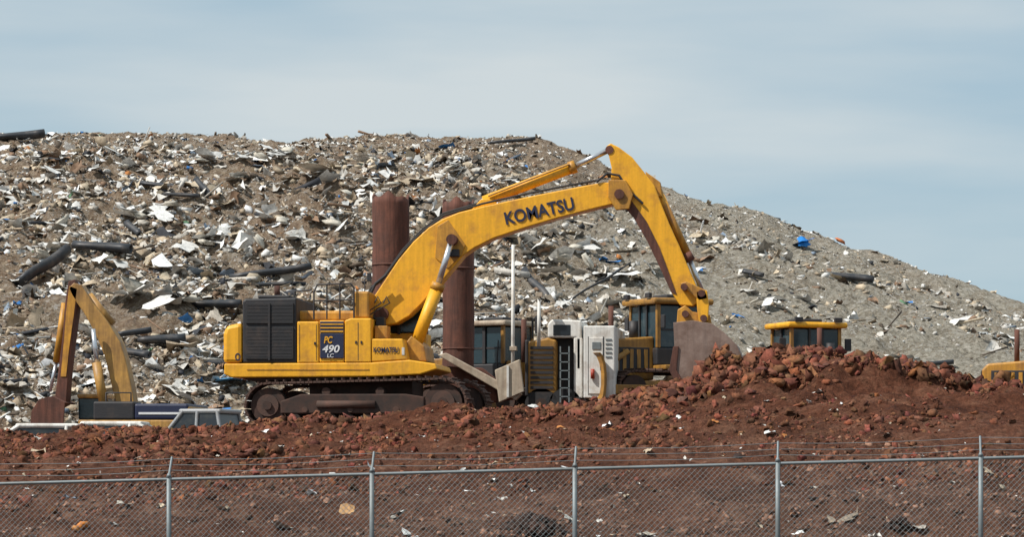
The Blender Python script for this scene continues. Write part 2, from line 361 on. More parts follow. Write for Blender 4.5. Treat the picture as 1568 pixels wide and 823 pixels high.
def litter():
    n=600; y=np.concatenate([RS.uniform(50,78,520),RS.uniform(20,49,80)]); x=RS.uniform(-.27,.07,n)*y; z=ground_z(x,y)
    s=.04*(6**(RS.rand(n)**2.5)); c=pick(n,[7,6,3,2,0,0,1,4,.3,.1,.5,0])
    P=[inst(SHEET,np.stack([x,y,z+.04],-1),s[:,None]*np.array([1.2,.8,1.]),.5,(.1,.1,.15),c)]
    for px,py,w,c,T in ((70,499,14,(.6,.22,.05),LUMP),(64,503,9,(.55,.25,.08),LUMP),(338,446,12,(.7,.7,.7),SHEET),(515,444,10,(.7,.7,.7),SHEET),(372,506,20,(.65,.65,.63),SHEET),(362,487,16,(.6,.6,.58),SHEET),(520,493,16,(.6,.58,.52),SHEET),(110,479,16,(.5,.45,.38),SHEET),(255,500,20,(.5,.42,.33),SHEET),(314,486,18,(.5,.3,.14),SHEET),(677,434,12,(.65,.65,.65),SHEET),(706,412,13,(.75,.75,.73),SHEET),(590,506,20,(.4,.36,.3),SHEET),(770,494,40,(.25,.2,.15),SHEET),(842,504,20,(.45,.4,.34),SHEET),(780,438,12,(.6,.6,.58),SHEET)):
        X,Y,Z=surf_point(px,py,ground_z,40,79); k=w*Y/F*.8
        P.append(inst(T,np.array([[X,Y,Z+.04]]),np.array([[k,k,k*.7]]),.5,(.09,.09,.12),np.array([c])))
    for (px,py,sx,nn) in ((485,505,.38,260),(825,500,.2,40)):
        X,Y,Z=surf_point(px,py,ground_z,45,79)
        for i in range(nn):
            r=RS.rand(); a=RS.rand()*6.28; rr=math.sqrt(r)
            P.append(inst(LUMP,np.array([[X+sx*1.5*rr*math.cos(a),Y+sx*1.2*rr*math.sin(a),Z+(1-r)*sx*.75]]),np.full((1,3),.05+.12*RS.rand()),1.,(.15,.15,.15),np.array([(.06,.03,.021)])*(.4+RS.rand())))
    V,Fc,C=join(P); make_mesh('scattered_litter',V,Fc,LIT,C)
litter()
def weeds():
    n=5200; y=RS.uniform(20,50.5,n); x=RS.uniform(-.3,.2,n)*y
    d=fbm(x,y,5,3,.6,12); k=(d>.12)|((np.abs(y-49)<.6)&(RS.rand(n)<.3)); x,y=x[k],y[k]; n=len(x)
    per=12; bx=np.repeat(x,per)+RS.normal(size=n*per)*.07; by=np.repeat(y,per)+RS.normal(size=n*per)*.07
    bz=ground_z(bx,by)-.01; h=RS.uniform(.06,.26,n*per)*np.repeat(RS.uniform(.5,1.2,n),per); a=RS.rand(n*per)*6.28; l=h*RS.uniform(.1,.7,n*per); w=.006+.004*RS.rand(n*per)
    a2=RS.rand(n*per)*6.28
    p0=np.stack([bx-w*np.cos(a2),by-w*np.sin(a2),bz],-1);p1=np.stack([bx+w*np.cos(a2),by+w*np.sin(a2),bz],-1)
    p2=np.stack([bx+l*np.cos(a),by+l*np.sin(a),bz+h],-1)
    V=np.stack([p0,p1,p2],1).reshape(-1,3); Fc=np.arange(len(V)).reshape(-1,3)
    c=np.where(RS.rand(n,1)<.45,np.array([[.09,.1,.035]]),np.array([[.27,.2,.1]]))*(.6+.7*RS.rand(n,1))
    make_mesh('dry_weeds',V,Fc,LIT,np.repeat(np.repeat(c,per,0),3,0))
weeds()

# ------------------------------------------------------------ main excavator
def excavator():
    DN=78.6; DF=81.4; Y=M['yel']; Y2=M['yel2']
    start('excavator',W(325,405,80))
    c=W(325,405,80); rot=Matrix.Translation(c)@Matrix.Rotation(math.radians(-4),4,'Z')@Matrix.Translation(-c)
    s=78.35/F
    for nm,y0 in (('track_near',78.35),('track_far',81.0)):
        def q(px,py): v=W(px,py,78.35); return (v.x,v.z)
        cl=q(244,384.5); cr=q(408,382); rl=20.5*s; rr=22*s
        track_loop(nm,cl,cr,rl,rr,y0,.65,M['track'],rot)
        for k,(cc,r) in enumerate(((cl,rl*.8),(cr,rr*.8))):
            for (ra,ya,yb,mt) in ((r,y0+.12,y0+.53,M['muddy']),(r*.62,y0+.06,y0+.12,M['track']),(r*.25,y0+.0,y0+.06,M['muddy'])):
                cyl(nm+'_wheel',rot@Vector((cc[0],ya,cc[1])),rot@Vector((cc[0],yb,cc[1])),ra,mt,24)
        for k in range(8):
            x=cl[0]+.65+k*(cr[0]-cl[0]-1.2)/7; cyl(nm+'_roller',rot@Vector((x,y0+.1,cl[1]-rl*.62)),rot@Vector((x,y0+.5,cl[1]-rl*.62)),.13,M['muddy'])
        for x in (cl[0]+1.4,cl[0]+2.7): cyl(nm+'_carrier',rot@Vector((x,y0+.1,cl[1]+rl*.62)),rot@Vector((x,y0+.5,cl[1]+rl*.62)),.1,M['muddy'])
        o=prismv(nm+'_frame',[rot@Vector(p) for p in ((cl[0]+.3,y0+.08,cl[1]-.2),(cr[0]-.45,y0+.08,cl[1]-.2),(cr[0]-.45,y0+.08,cl[1]+.2),(cr[0]-.9,y0+.08,cl[1]+.27),(cl[0]+.8,y0+.08,cl[1]+.27),(cl[0]+.3,y0+.08,cl[1]+.1))],rot.to_3x3()@Vector((0,.5,0)),M['muddy'],.03)
        cyl(nm+'_spring_cover',rot@Vector((cl[0]+1.2,y0+.07,cl[1]+.02)),rot@Vector((cl[0]+2.6,y0+.07,cl[1]+.02)),.09,M['track'])
        for k in range(3): 
            a=rot@Vector((cl[0]+.9+k*1.1,y0+.05,cl[1]-.1)); cyl(nm+'_frame_boss',a,a+Vector((0,.1,0)),.07,M['track'])
    rect('car_body',280,362,375,388,79,81,M['muddy'])
    p=W(327,363,80); cyl('swing_ring',p,p+Vector((0,0,.22)),.85,M['muddy'],32)
    prism('revolving_frame',[(201,346),(337,345),(372,342.5),(396,346),(398,351),(382,356),(340,358),(208,359),(201,356)],DN,DF,Y,.03)
    rect('frame_step_line',222,351,335,352,DN-.012,DN,M['yel2'],0)
    prism('frame_skirt',[(215,358.5),(335,357.5),(328,361),(225,362)],DN+.15,DF-.15,M['muddy'],.02)
    prism('counterweight',[(203,311),(217.5,308),(217.5,345.6),(200,345.6),(200,318)],DN,DF,Y,.09)
    prism('engine_housing',[(218,288),(221,286),(268,285),(268,345.5),(218,345.5)],DN+.03,DF-.03,M['dark'],.04)
    for (a,b,c2,d) in ((221,290,265,309),(221,312,265,342)):
        rect('grille_frame',a,b,c2,d,DN-.01,DN+.05,M['rubber'],.01)
        n=int((d-b)/3.2)
        for i in range(n):
            y=b+1.5+i*3.2; rect('louvre',a+1.5,y,c2-1.5,y+.7,DN-.015,DN,M['dark'],0)
    rect('grille_post',241.5,290,243.5,343,DN-.04,DN-.01,M['dark'],.005)
    rect('hood_top',232,282.5,262,286,DN+.3,DF-.5,M['dark'],.04)
    rect('side_panel_rear',268.4,307,288.5,345.5,DN+.01,DF-.03,Y,.03)
    rect('side_panel_dark',289,306,312,345,DN+.02,DF-.1,Y,.03)
    rect('badge_panel',289.5,318,311.5,341,DN-.01,DN+.02,M['navy'],.01)
    rect('stripe_panel',289.5,307,311.5,317.5,DN-.005,DN+.02,M['navy'],.01)
    for y in (309,312.3,315.6): rect('stripe',290,y,311,y+1.1,DN-.015,DN-.005,Y,0)
    text('model_lettering','PC',293,327,8,6.5,DN-.02,0,Y,.2); text('model_lettering_b','490',291.5,335.5,16,7,DN-.02,0,M['wletter'],.2); text('model_lettering_c','LC',296,340.3,6,3.6,DN-.02,0,M['wletter'],.1,.005)
    prism('side_panel_front',[(312.4,306),(318,304),(337,304),(337,345),(312.4,345)],DN,DN+1.2,Y,.03)
    rect('door_seam',324.5,308,325.1,343,DN-.004,DN+.01,M['dark'],0)
    for x in (270.5,286): rect('panel_seam',x,310,x+.4,343,DN+.004,DN+.02,M['dark'],0)
    for (x,y) in ((322,325),(327,325),(284,326)): rect('latch',x,y,x+1.5,y+2.5,DN-.02,DN+.01,M['dark'],0)
    rect('fuel_tank',320,279,335,304.2,DN+.15,DN+1.1,Y2,.05)
    rect('engine_hood',268.4,297,330,307,DN+.5,DF-.4,Y2,.06)
    prism('tool_box',[(337.4,323),(366,323),(370,342.5),(337.4,344.6)],DN+.02,DN+.9,Y,.03)
    text('box_lettering','KOMATSU',338.8,335.5,23,5,DN,0,M['navy'],0,.02)
    rect('reflector',199.5,335,202,341,DN+.3,DN+1.0,M['dark'],0)
    text('rear_mark','O',211,343,5,7,DN-.005,0,M['navy'])
    rect('tow_decal',365.2,331,367.6,338,DN+.01,DN+.03,M['white'],0)
    rect('toolbox_steps',340,311,352,323,DN+.3,DN+.8,Y2,.02); rect('toolbox_step_b',341,303,349,311,DN+.5,DN+.8,M['dark'],.02)
    prism('front_deck',[(337,338),(368,338),(392,345.6),(337,345.6)],DN+.95,DF-.1,M['dark'],.02)
    for a,b in ((352,304),(360,306)): tube('step_rail',[W(a-12,290,DN+.3),W(a-9,284,DN+.3),W(a-6,290,DN+.3),W(b-8,323,DN+.3)],.018,M['dark'])
    for z in (DN+.1,DN+1.6):
        tube('handrail',[W(284,305,z),W(284,280,z),W(287,273,z),W(318,272,z),W(321,276,z),W(321,304,z)],.022,M['dark'])
        tube('handrail_mid',[W(284,288,z),W(321,287,z)],.018,M['dark'])
        for x in (296,308): tube('handrail_post',[W(x,305,z),W(x,273,z)],.018,M['dark'])
    tube('handrail_rear',[W(266,286,DN+.1),W(266,279,DN+.1),W(282,278,DN+.1)],.02,M['dark'])
    cyl('exhaust',W(250,284,80.3),W(250,274,80.3),.07,M['rust'])
    tube('mirror_arm',[W(331,280,DN+.2),W(331,268,DN+.2),W(335,266,DN+.2)],.015,M['dark']); rect('mirror',333,262,337,270,DN+.15,DN+.2,M['dark'],.01)
    rect('cab_lower',340,318,388,344,80.55,81.45,Y,.04)
    rect('cab_glass',341.5,288,386,318,80.6,81.4,M['glass'],.04)
    rect('cab_roof',339,283.5,389,288,80.5,81.5,Y,.05)
    for x in (339.5,361,386):
        for z in (80.52,81.4): rect('cab_pillar',x,287,x+2.6,319,z,z+.08,M['dark'],.01)
    boom=[(334,296),(338,286),(350,268),(362,250),(376,233),(390,220),(403,212),(418,206),(440,200.5),(480,192),(520,184),(552,178),(562,179),(568,185),(568,193),(562,198),(545,202),(510,211),(480,220),(450,230),(432,239),(422,246),(412,258),(398,275),(384,290),(372,302),(360,309),(346,311),(336,306)]
    prism('boom',boom,79.68,80.32,Y,.025)
    for z0,z1 in ((79.64,79.68),(80.32,80.36)):
        prism('boom_seam_plate',[(398,219),(408,213),(424,236),(420,246),(408,258),(396,248)],z0,z1,Y2,.01)
    p=W(346,300,79.5); cyl('boom_foot_pin',p,p+Vector((0,1,0)),.17,M['rust'])
    p=W(411,231,79.35); cyl('boom_cylinder_pin',p,p+Vector((0,1.3,0)),.13,M['rust'])
    text('boom_lettering','KOMATSU',461,217.5,65,12,79.66,math.radians(12.8),M['navy'],0,.022)
    for z in (79.45,80.55):
        cyl('boom_cylinder',W(376,334,z),W(398,276,z),.155,Y,20); cyl('boom_cylinder_cap',W(397.2,278,z),W(399.5,271.5,z),.17,Y2,20)
        cyl('boom_rod',W(398,275,z),W(411.5,231,z),.075,M['chrome'])
    prism('cylinder_bracket',[(366,330),(374,320),(386,330),(388,344),(366,344)],79.2,80.8,Y2,.03)
    prism('arm_cyl_bracket',[(430,203),(438,194),(446,193),(454,198)],79.85,80.15,Y,.02)
    cyl('arm_cylinder',W(441,196,80),W(523,164.5,80),.135,Y,20); cyl('arm_cylinder_cap',W(520,165.5,80),W(526,163.3,80),.16,Y2,20)
    cyl('arm_rod',W(523,164.5,80),W(557,148,80),.07,M['chrome'])
    tube('hose_a',[W(x,y,79.75) for x,y in ((345,272),(352,262),(366,243),(384,224),(404,209),(440,198),(480,189),(520,181),(548,176))],.025,M['rubber'])
    tube('hose_b',[W(x,y,79.9) for x,y in ((347,268),(366,241),(384,222),(404,207),(440,196.5),(452,192))],.025,M['rubber'])
    tube('hose_c',[W(x,y,79.66) for x,y in ((545,178),(555,170),(566,172),(575,186),(588,198))],.03,M['rubber'])
    tube('hose_d',[W(x,y,79.5) for x,y in ((347,268),(337,276),(331,288),(332,300),(340,310))],.035,M['rubber'])
    tube('hose_e',[W(x,y,79.45) for x,y in ((351,264),(341,272),(335,284),(336,298),(345,312))],.035,M['rubber'])
    tube('cyl_pipe',[W(x,y,79.83) for x,y in ((445,191),(480,177),(520,161.5))],.022,Y2)
    rect('boom_lamp',409,240,418,247,79.5,79.66,M['dark'],.02)
    arm=[(554,145),(558,142),(566,146),(578,155),(590,170),(599,182),(604,196),(612,216),(622,238),(632,262),(640,280),(641,288),(634,293),(622,292),(614,280),(604,258),(592,233),(580,212),(568,198),(560,192),(558,180),(559,165),(556,152)]
    prism('arm',arm,79.72,80.28,Y,.025)
    prism('arm_worn_edge',[(560,180),(566,182),(578,196),(591,214),(603,238),(612,262),(619,282),(614,280),(604,258),(592,233),(580,212),(568,198),(560,192)],79.70,79.72,M['rust'],0)
    prism('arm_clevis',[(556,176),(572,176),(579,190),(575,203),(563,204),(556,192)],79.58,79.72,Y2,.02)
    prism('arm_clevis_b',[(556,176),(572,176),(579,190),(575,203),(563,204),(556,192)],80.28,80.42,Y2,.02)
    p=W(566,189,79.52); cyl('arm_pin',p,p+Vector((0,.96,0)),.12,M['rust'])
    p=W(557,148,79.7); cyl('arm_top_pin',p,p+Vector((0,.6,0)),.1,M['rust'])
    prism('bucket_cyl_bracket',[(590,168),(604,178),(606,192),(596,190)],79.86,80.14,Y2,.02)
    cyl('bucket_cylinder',W(602,186,80),W(630,247,80),.1,Y2,20); cyl('bucket_cylinder_cap',W(628,244,80),W(632,251,80),.125,M['rust'],20)
    cyl('bucket_rod',W(630,247,80),W(643,280,80),.06,M['chrome'])
    for z0,z1 in ((79.5,79.62),(80.38,80.5)):
        prism('bucket_link_rear',[(622,272),(628,270),(646,278),(648,286),(640,288)],z0,z1,Y2,.02)
        prism('bucket_link_front',[(637,279),(647,278),(649,292),(648,306),(640,309),(638,296)],z0,z1,M['yel'],.02)
    for x,y in ((642,281),(626,275),(644,304),(627,300)):
        p=W(x,y,79.42); cyl('link_pin',p,p+Vector((0,1.16,0)),.085,M['rust'])
    rect('bucket_link_tie',638,290,647,294,79.62,80.38,Y2,.02)
    B=M['bucket']
    for z0,z1 in ((79.62,79.72),(80.28,80.38)):
        prism('bucket_ear',[(619,310),(620,296),(627,292),(634,298),(641,299),(650,301),(652,312)],z0,z1,Y2,.02)
    back=[(616,308),(634,306),(652,309),(664,318),(675,329),(680,341),(677,352),(666,360),(650,365),(624,367)]
    side=[(616,308),(634,306),(652,309),(664,318),(675,329),(680,341),(677,352),(666,360),(650,365),(624,367),(614,352),(617,330)]
    prism('bucket_side_near',side,79.18,79.25,B,.01); prism('bucket_side_far',side,80.75,80.82,B,.01)
    inner=[(x+(640-x)*.045,y+(338-y)*.045) for x,y in back]
    prism('bucket_shell',back+inner[::-1],79.25,80.75,B,.005)
    prism('bucket_wear_edge',[(612,352),(616,330),(621,330),(619,352),(628,367),(620,368)],79.14,79.18,M['rust'],.01)
    prism('bucket_wear_strip',[(640,364),(664,357),(675,345),(680,345),(677,354),(666,361),(650,366)],79.15,79.18,M['rust'],.005)
    for i in range(5):
        z=79.22+i*.34; prism('bucket_tooth',[(628,364),(628,369),(612,372)],z,z+.14,M['chrome'],.01)
excavator()

# ------------------------------------------------------------ second excavator
def excavator2():
    start('excavator',W(125,430,92)); D=92.; Y=M['yelf']
    y0=90.6
    for nm,yy in (('track_near',90.5),('track_far',92.9)):
        a=W(78,424,90.5); b=W(168,424,90.5); track_loop(nm,(a.x,a.z),(b.x,b.z),.45,.45,yy,.6,M['track'])
        prismv(nm+'_frame',[(a.x,yy+.1,a.z-.2),(b.x,yy+.1,a.z-.2),(b.x,yy+.1,a.z+.22),(a.x,yy+.1,a.z+.22)],(0,.4,0),M['muddy'])
    rect('revolving_frame',66,398,167,409,y0,93.4,Y,.04)
    rect('engine_housing',118,383,168,398,y0,93.4,M['navy'],.06)
    rect('side_panel',80,381,118,398,y0,91.6,M['dark'],.05)
    rect('panel_trim',122,391,160,393,y0-.02,y0,M['wletter'],0)
    rect('counterweight',160,385,170,408,y0,93.4,Y,.1)
    rect('cab',66,377,90,398,92.3,93.4,M['glassb'],.05); rect('cab_roof',65,374,91,378,92.2,93.5,Y,.04)
    tube('handrail',[W(92,381,y0+.1),W(92,373,y0+.1),W(115,373,y0+.1),W(115,381,y0+.1)],.025,M['dark'])
    boom=[(112,383),(101,382),(96,362),(91,340),(82,318),(72,300),(60,283),(57,276),(62,271),(69,273),(80,290),(94,308),(105,326),(110,342),(116,370),(118,382)]
    prism('boom',boom,91.72,92.28,Y,.03)
    for z in (91.5,92.5):
        cyl('boom_cylinder',W(90,384,z),W(83,345,z),.13,Y); cyl('boom_rod',W(84,348,z),W(80,314,z),.07,M['chrome'])
    cyl('arm_cylinder',W(98,310,92),W(76,283,92),.12,Y); cyl('arm_rod',W(76,283,92),W(63,270,92),.06,M['chrome'])
    arm=[(57,270),(63,268),(67,275),(64,300),(60,330),(57,358),(55,384),(47,388),(44,382),(48,352),(52,318),(54,290)]
    prism('arm',arm,91.74,92.26,M['rust'],.02)
    prism('arm_face',[(58,274),(65,277),(62,302),(58,330),(55,358),(50,358),(53,325),(55,298)],91.72,91.74,M['yel2'],0)
    cyl('bucket_cylinder',W(54,290,92),W(46,345,92),.1,M['yel2']); cyl('bucket_rod',W(46,345,92),W(40,372,92),.05,M['chrome'])
    back=[(54,382),(42,376),(30,379),(23,390),(22,402),(27,412)]
    prism('bucket_side_near',back+[(52,406)],91.3,91.36,M['rust'],.01); prism('bucket_side_far',back+[(52,406)],92.6,92.66,M['rust'],.01)
    inner=[(x+(42-x)*.1,y+(395-y)*.1) for x,y in back]; prism('bucket_shell',back+inner[::-1],91.36,92.6,M['rust'],.005)
    for i in range(4): prism('bucket_tooth',[(25,409),(30,409),(34,418)],91.38+i*.38,91.5+i*.38,M['track'],0)
excavator2()

# ------------------------------------------------------------ bulldozers
def dozer(loc,rz,scale,roof='yel2',blade=True,glass='glass',Y='yeld'):
    start('bulldozer',loc,True,rz,scale); Y=M[Y]
    for s in (-1,1):
        y0=.75 if s>0 else -1.3
        track_loop('track',(-1.5,.5),(1.3,.5),.46,.46,y0,.55,M['track'])
        box('track_frame',-1.5,1.3,y0+.08,y0+.47,.25,.72,Y,.03)
        for x in (-1.5,1.3): cyl('track_wheel',(x,y0+.05,.5),(x,y0+.5,.5),.36,M['muddy'],20)
        box('push_arm',-.4,2.3,1.34 if s>0 else -1.44,1.44 if s>0 else -1.34,.35,.6,Y,.02)
        cyl('lift_cylinder',(1.2,s*.72,1.5),(2.25,s*.6,.8),.07,Y) 
        box('mirror',.3,.36,s*1.0-.1,s*1.0+.1,2.1,2.45,M['dark'],.02)
        tube('grab_rail',[(-.95,s*.84,1.2),(-.95,s*.9,1.7),(-.95,s*.84,2.3)],.02,M['dark'])
    prismv('hood',[(.35,-.55,.75),(2.0,-.55,.75),(2.05,-.55,1.62),(1.9,-.55,1.78),(.35,-.55,1.9)],(0,1.1,0),Y,.05)
    box('radiator_grille',2.05,2.08,-.45,.45,.85,1.6,M['dark'],.01)
    for s in (-1,1):
        box('hood_panel',.5,1.8,-.575 if s<0 else .551,-.551 if s<0 else .575,.95,1.6,M['dark'],.01)
        for i in range(6): box('hood_vent',.56+i*.21,.66+i*.21,-.59 if s<0 else .575,-.575 if s<0 else .59,1.0,1.55,Y,0)
    box('fender',-1.6,.4,-1.25,1.25,1.02,1.14,Y,.03)
    box('cab_base',-1.1,.4,-.78,.78,1.14,1.6,M['dark'],.04)
    box('cab_glass',-1.05,.35,-.72,.72,1.6,2.72,M[glass],.03)
    for x in (-1.1,-.42,.28):
        for y in (-.78,.68): box('cab_pillar',x,x+.11,y,y+.1,1.6,2.74,Y if x!=-.42 else M['dark'],.015)
    for y in (-.2,.2): box('cab_bar',.36,.4,y-.03,y+.03,1.6,2.74,M['dark'],0)
    for y in (-.25,.25): box('cab_bar_rear',-1.1,-1.06,y-.03,y+.03,1.6,2.74,Y,0)
    for y in (-.735,.725): box('cab_rail',-1.05,.35,y,y+.012,2.05,2.1,M['dark'],0)
    box('cab_roof',-1.25,.55,-.92,.92,2.74,2.9,M[roof],.06); box('air_conditioner',-.8,-.1,-.4,.4,2.9,3.02,M['dark'],.04)
    for y in (-.6,.6): box('work_lamp',.5,.6,y-.12,y+.12,2.9,3.03,M['dark'],.02)
    cyl('exhaust',(1.2,-.25,1.75),(1.2,-.25,2.7),.07,M['rust']); cyl('air_cleaner',(.8,.25,1.8),(.8,.25,2.3),.12,M['dark'])
    box('rear_tank',-1.75,-1.1,-.7,.7,.9,1.7,Y,.08)
    if blade:
        pts=[(2.62-.2*math.cos(a),-1.7,.72+.68*math.sin(a)) for a in np.linspace(-1.5,1.5,8)]
        pts2=[(x-.08,y,z) for x,y,z in pts]
        prismv('blade',pts+pts2[::-1],(0,3.4,0),Y,.01)
v=W(600,378,86.5); v.z=3.55; dozer(v,math.radians(212),1.0,'yeld',glass='glassb')
v=W(743,390,91); v.z=3.2; dozer(v,math.radians(-66),.98,'yel',glass='glassb')
v=W(446,385,87.5); v.z=3.35; dozer(v,math.radians(150),.88,'beige')
v=W(975,390,86); v.z=2.95; dozer(v,math.radians(172),1.0,Y='yel2')

# ------------------------------------------------------------ service truck with white cab
def service_truck():
    start('service_truck',W(520,384,85)); a=84.2
    prism('bonnet',[(481,326),(500,322),(508,324),(508,374),(481,374)],a,86.2,M['yeld'],.05)
    rect('radiator_surround',479,324,482,376,a-.02,86.2,M['dark'],.03)
    for i in range(9): rect('side_louvre',484,330+i*4.6,505,332.5+i*4.6,a-.03,a+.01,M['dark'],0)
    rect('cab_gap',508,322,526,378,a+.4,86,M['rubber'],.03)
    prism('cab',[(500,309),(504,305),(531,306),(531,352),(526,352),(526,322),(508,322),(500,322)],a,86.3,M['white'],.04)
    rect('cab_back',524,322,532,378,a,86.3,M['white'],.03)
    rect('cab_window',505,310,521,320,a-.012,a+.01,M['glassd'],.01)
    rect('ladder_rail',511,330,512.2,382,a-.1,a-.05,M['galv'],0); rect('ladder_rail_b',519,330,520.2,382,a-.1,a-.05,M['galv'],0)
    for i in range(6): rect('ladder_rung',511,336+i*8,520,337+i*8,a-.1,a-.06,M['galv'],0)
    rect('box_body',533,311,562,378,a-.25,87.6,M['white'],.03)
    rect('box_door',538,322,551,374,a-.28,a-.25,M['white'],.01)
    rect('door_gap',537.3,321,537.9,375,a-.262,a-.25,M['dark'],0); rect('door_gap_b',551.1,321,551.7,375,a-.262,a-.25,M['dark'],0)
    rect('door_vent',541,326,549,333,a-.3,a-.28,M['galv'],.01)
    for i in range(5): rect('box_vent_slat',553.5,323+i*4,559,324.4+i*4,a-.27,a-.25,M['galv'],0)
    cyl('extinguisher',W(541.5,360,a-.33),W(541.5,351,a-.33),.05,M['red']); rect('door_handle',548.5,348,550,352,a-.31,a-.28,M['dark'],0)
    rect('chassis',483,374,560,381,a+.1,86.1,M['muddy'],.02)
    for x in (494,516,548):
        for z in (a,85.9):
            p=W(x,384,z); cyl('wheel',p,p+Vector((0,.35,0)),.42,M['rubber'],24); cyl('hub',p-Vector((0,.02,0)),p+Vector((0,.1,0)),.16,M['muddy'])
    tube('mirror',[W(486,323,a),W(486,306,a),W(492,300,a),W(495,306,a)],.03,M['dark']); rect('mirror_glass',488,302,493,318,a-.05,a,M['dark'],.02)
    cyl('exhaust',W(478,345,84.4),W(478,305,84.4),.07,M['rust'])
service_truck()

# ------------------------------------------------------------ rusted steel pipes, posts
def column(x0,x1,ytop,d):
    start('rusted_steel_pipe',W((x0+x1)/2,385,d))
    r=(x1-x0)/2*d/F; a=W((x0+x1)/2,392,d+r); n=24; seg=32; k=30
    h=W(0,ytop,d).z-a.z
    bm=bmesh.new(); rings=[]
    for i in range(k+1):
        z=h*i/k; ring=[]
        for j in range(seg):
            t=j/seg*2*math.pi; rr=r*(1+.018*math.sin(5*t+z*3)+.012*math.sin(11*t-z*7)+RS.normal()*.006)
            zz=z+(.06*math.sin(3*t)+.05*math.sin(7*t) if i==k else 0)
            ring.append(bm.verts.new((a.x+rr*math.cos(t),a.y+rr*math.sin(t),a.z+zz)))
        rings.append(ring)
    inner=[bm.verts.new((a.x+(v.co.x-a.x)*.93,a.y+(v.co.y-a.y)*.93,v.co.z-.02)) for v in rings[-1]]
    deep=[bm.verts.new((v.co.x,v.co.y,v.co.z-1.2)) for v in inner]; rings+= [inner,deep]
    for p,q in zip(rings,rings[1:]):
        for j in range(seg): bm.faces.new([p[j],p[(j+1)%seg],q[(j+1)%seg],q[j]])
    finish('pipe_wall',bm,M['rust'],0,True)
    for f in (.3,.68):
        z=a.z+h*f; cyl('weld_band',(a.x,a.y,z),(a.x,a.y,z+.05),r*1.03,M['rust'],32)
column(338,372,190,84.0)
column(403,432,195,84.0)
start('steel_brace',W(420,345,83.5)); prism('brace',[(398,338),(406,336),(476,374),(470,380)],83.3,83.6,M['beige'],.02); prism('brace_plate',[(398,348),(440,350),(474,378),(440,384),(400,372)],83.62,83.8,M['rust'],.02)
for (x,t,b,w) in ((468,236,372,1.7),(492,286,322,1.6)):
    start('marker_post',W(x,b,83.9)); cyl('post',W(x-.3,b+8,83.9),W(x,t,83.9),.05,M['white'],12,.04); rect('post_band',x-w-1.5,b-42,x+w+1.5,b-38,83.8,84.0,M['beige'],.01)
start('leaning_panel',W(462,360,83.2)); prism('panel',[(451,352),(474,342),(478,372),(455,382)],83.2,83.35,M['beige'],.02); rect('panel_rib',462,348,464,377,83.15,83.2,M['white'],0)

# ------------------------------------------------------------ vehicles behind the berm
def car(kind,px,roofy,d,h,rz,paintm,L=4.6,wd=1.8):
    v=W(px,roofy,d); start(kind,(v.x,d,v.z-h),True,rz)
    l=L/2; w=wd/2
    if kind=='pickup_truck':
        body=[(-l,-w,.45),(l-.1,-w,.45),(l,-w,.75),(l-.1,-w,1.05),(l*.45,-w,1.12),(-l,-w,1.12)]
        gh=[(l*.42,1.12),(l*.18,h-.03),(-l*.25,h-.03),(-l*.32,1.12)]
    else:
        body=[(-l,-w,.35),(l-.1,-w,.35),(l,-w,.6),(l-.15,-w,.85),(l*.4,-w,.98),(-l+.1,-w,1.0),(-l,-w,.8)]
        gh=[(l*.42,.98),(l*.08,h-.03),(-l*.5,h-.03),(-l*.85,.98)]
    prismv('body',body,(0,wd,0),paintm,.07)
    bm=bmesh.new(); a=[];b=[]
    for i,(x,z) in enumerate(gh):
        ins=.06 if i in(0,3) else .18
        a.append(bm.verts.new((x,-w+ins,z))); b.append(bm.verts.new((x,w-ins,z)))
    bm.faces.new(a); bm.faces.new(b[::-1])
    for i in range(4): bm.faces.new([a[i],b[i],b[(i+1)%4],a[(i+1)%4]])
    finish('windows',bm,M['glassd'],.04)
    box('roof',gh[2][0]-.12,gh[1][0]+.12,-w+.12,w-.12,h-.1,h+.02,paintm,.05)
    for s in (-1,1):
        for (p,q) in ((gh[0],gh[1]),(gh[3],gh[2]),((0,gh[0][1]),(0,h-.03))):
            tube('pillar',[(p[0],s*(w-.055),p[1]),(q[0],s*(w-.165),q[1])],.05,paintm)
        for x in (-l*.62,l*.62): cyl('wheel',(x,s*(w-.2),.36),(x,s*(w+.01),.36),.36,M['rubber'],24); cyl('hub',(x,s*(w-.1),.36),(x,s*(w+.02),.36),.2,M['galv'])
    for s in (-1,1): box('headlamp',l-.1,l+.01,s*w*.75-.15,s*w*.75+.15,.65,.82,M['white'],.02); box('tail_lamp',-l-.01,-l+.05,s*w*.8-.1,s*w*.8+.1,.7,.95,M['red'],.01)
    box('bumper',l-.05,l+.08,-w+.05,w-.05,.38,.55,M['dark'],.03)
car('parked_car',58,402.5,84.5,1.5,math.radians(8),M['white'])
car('parked_car',118,400.5,85.5,1.5,math.radians(4),M['white'])
car('pickup_truck',186,389,88,1.85,math.radians(170),M['grey'],4.4,1.85)

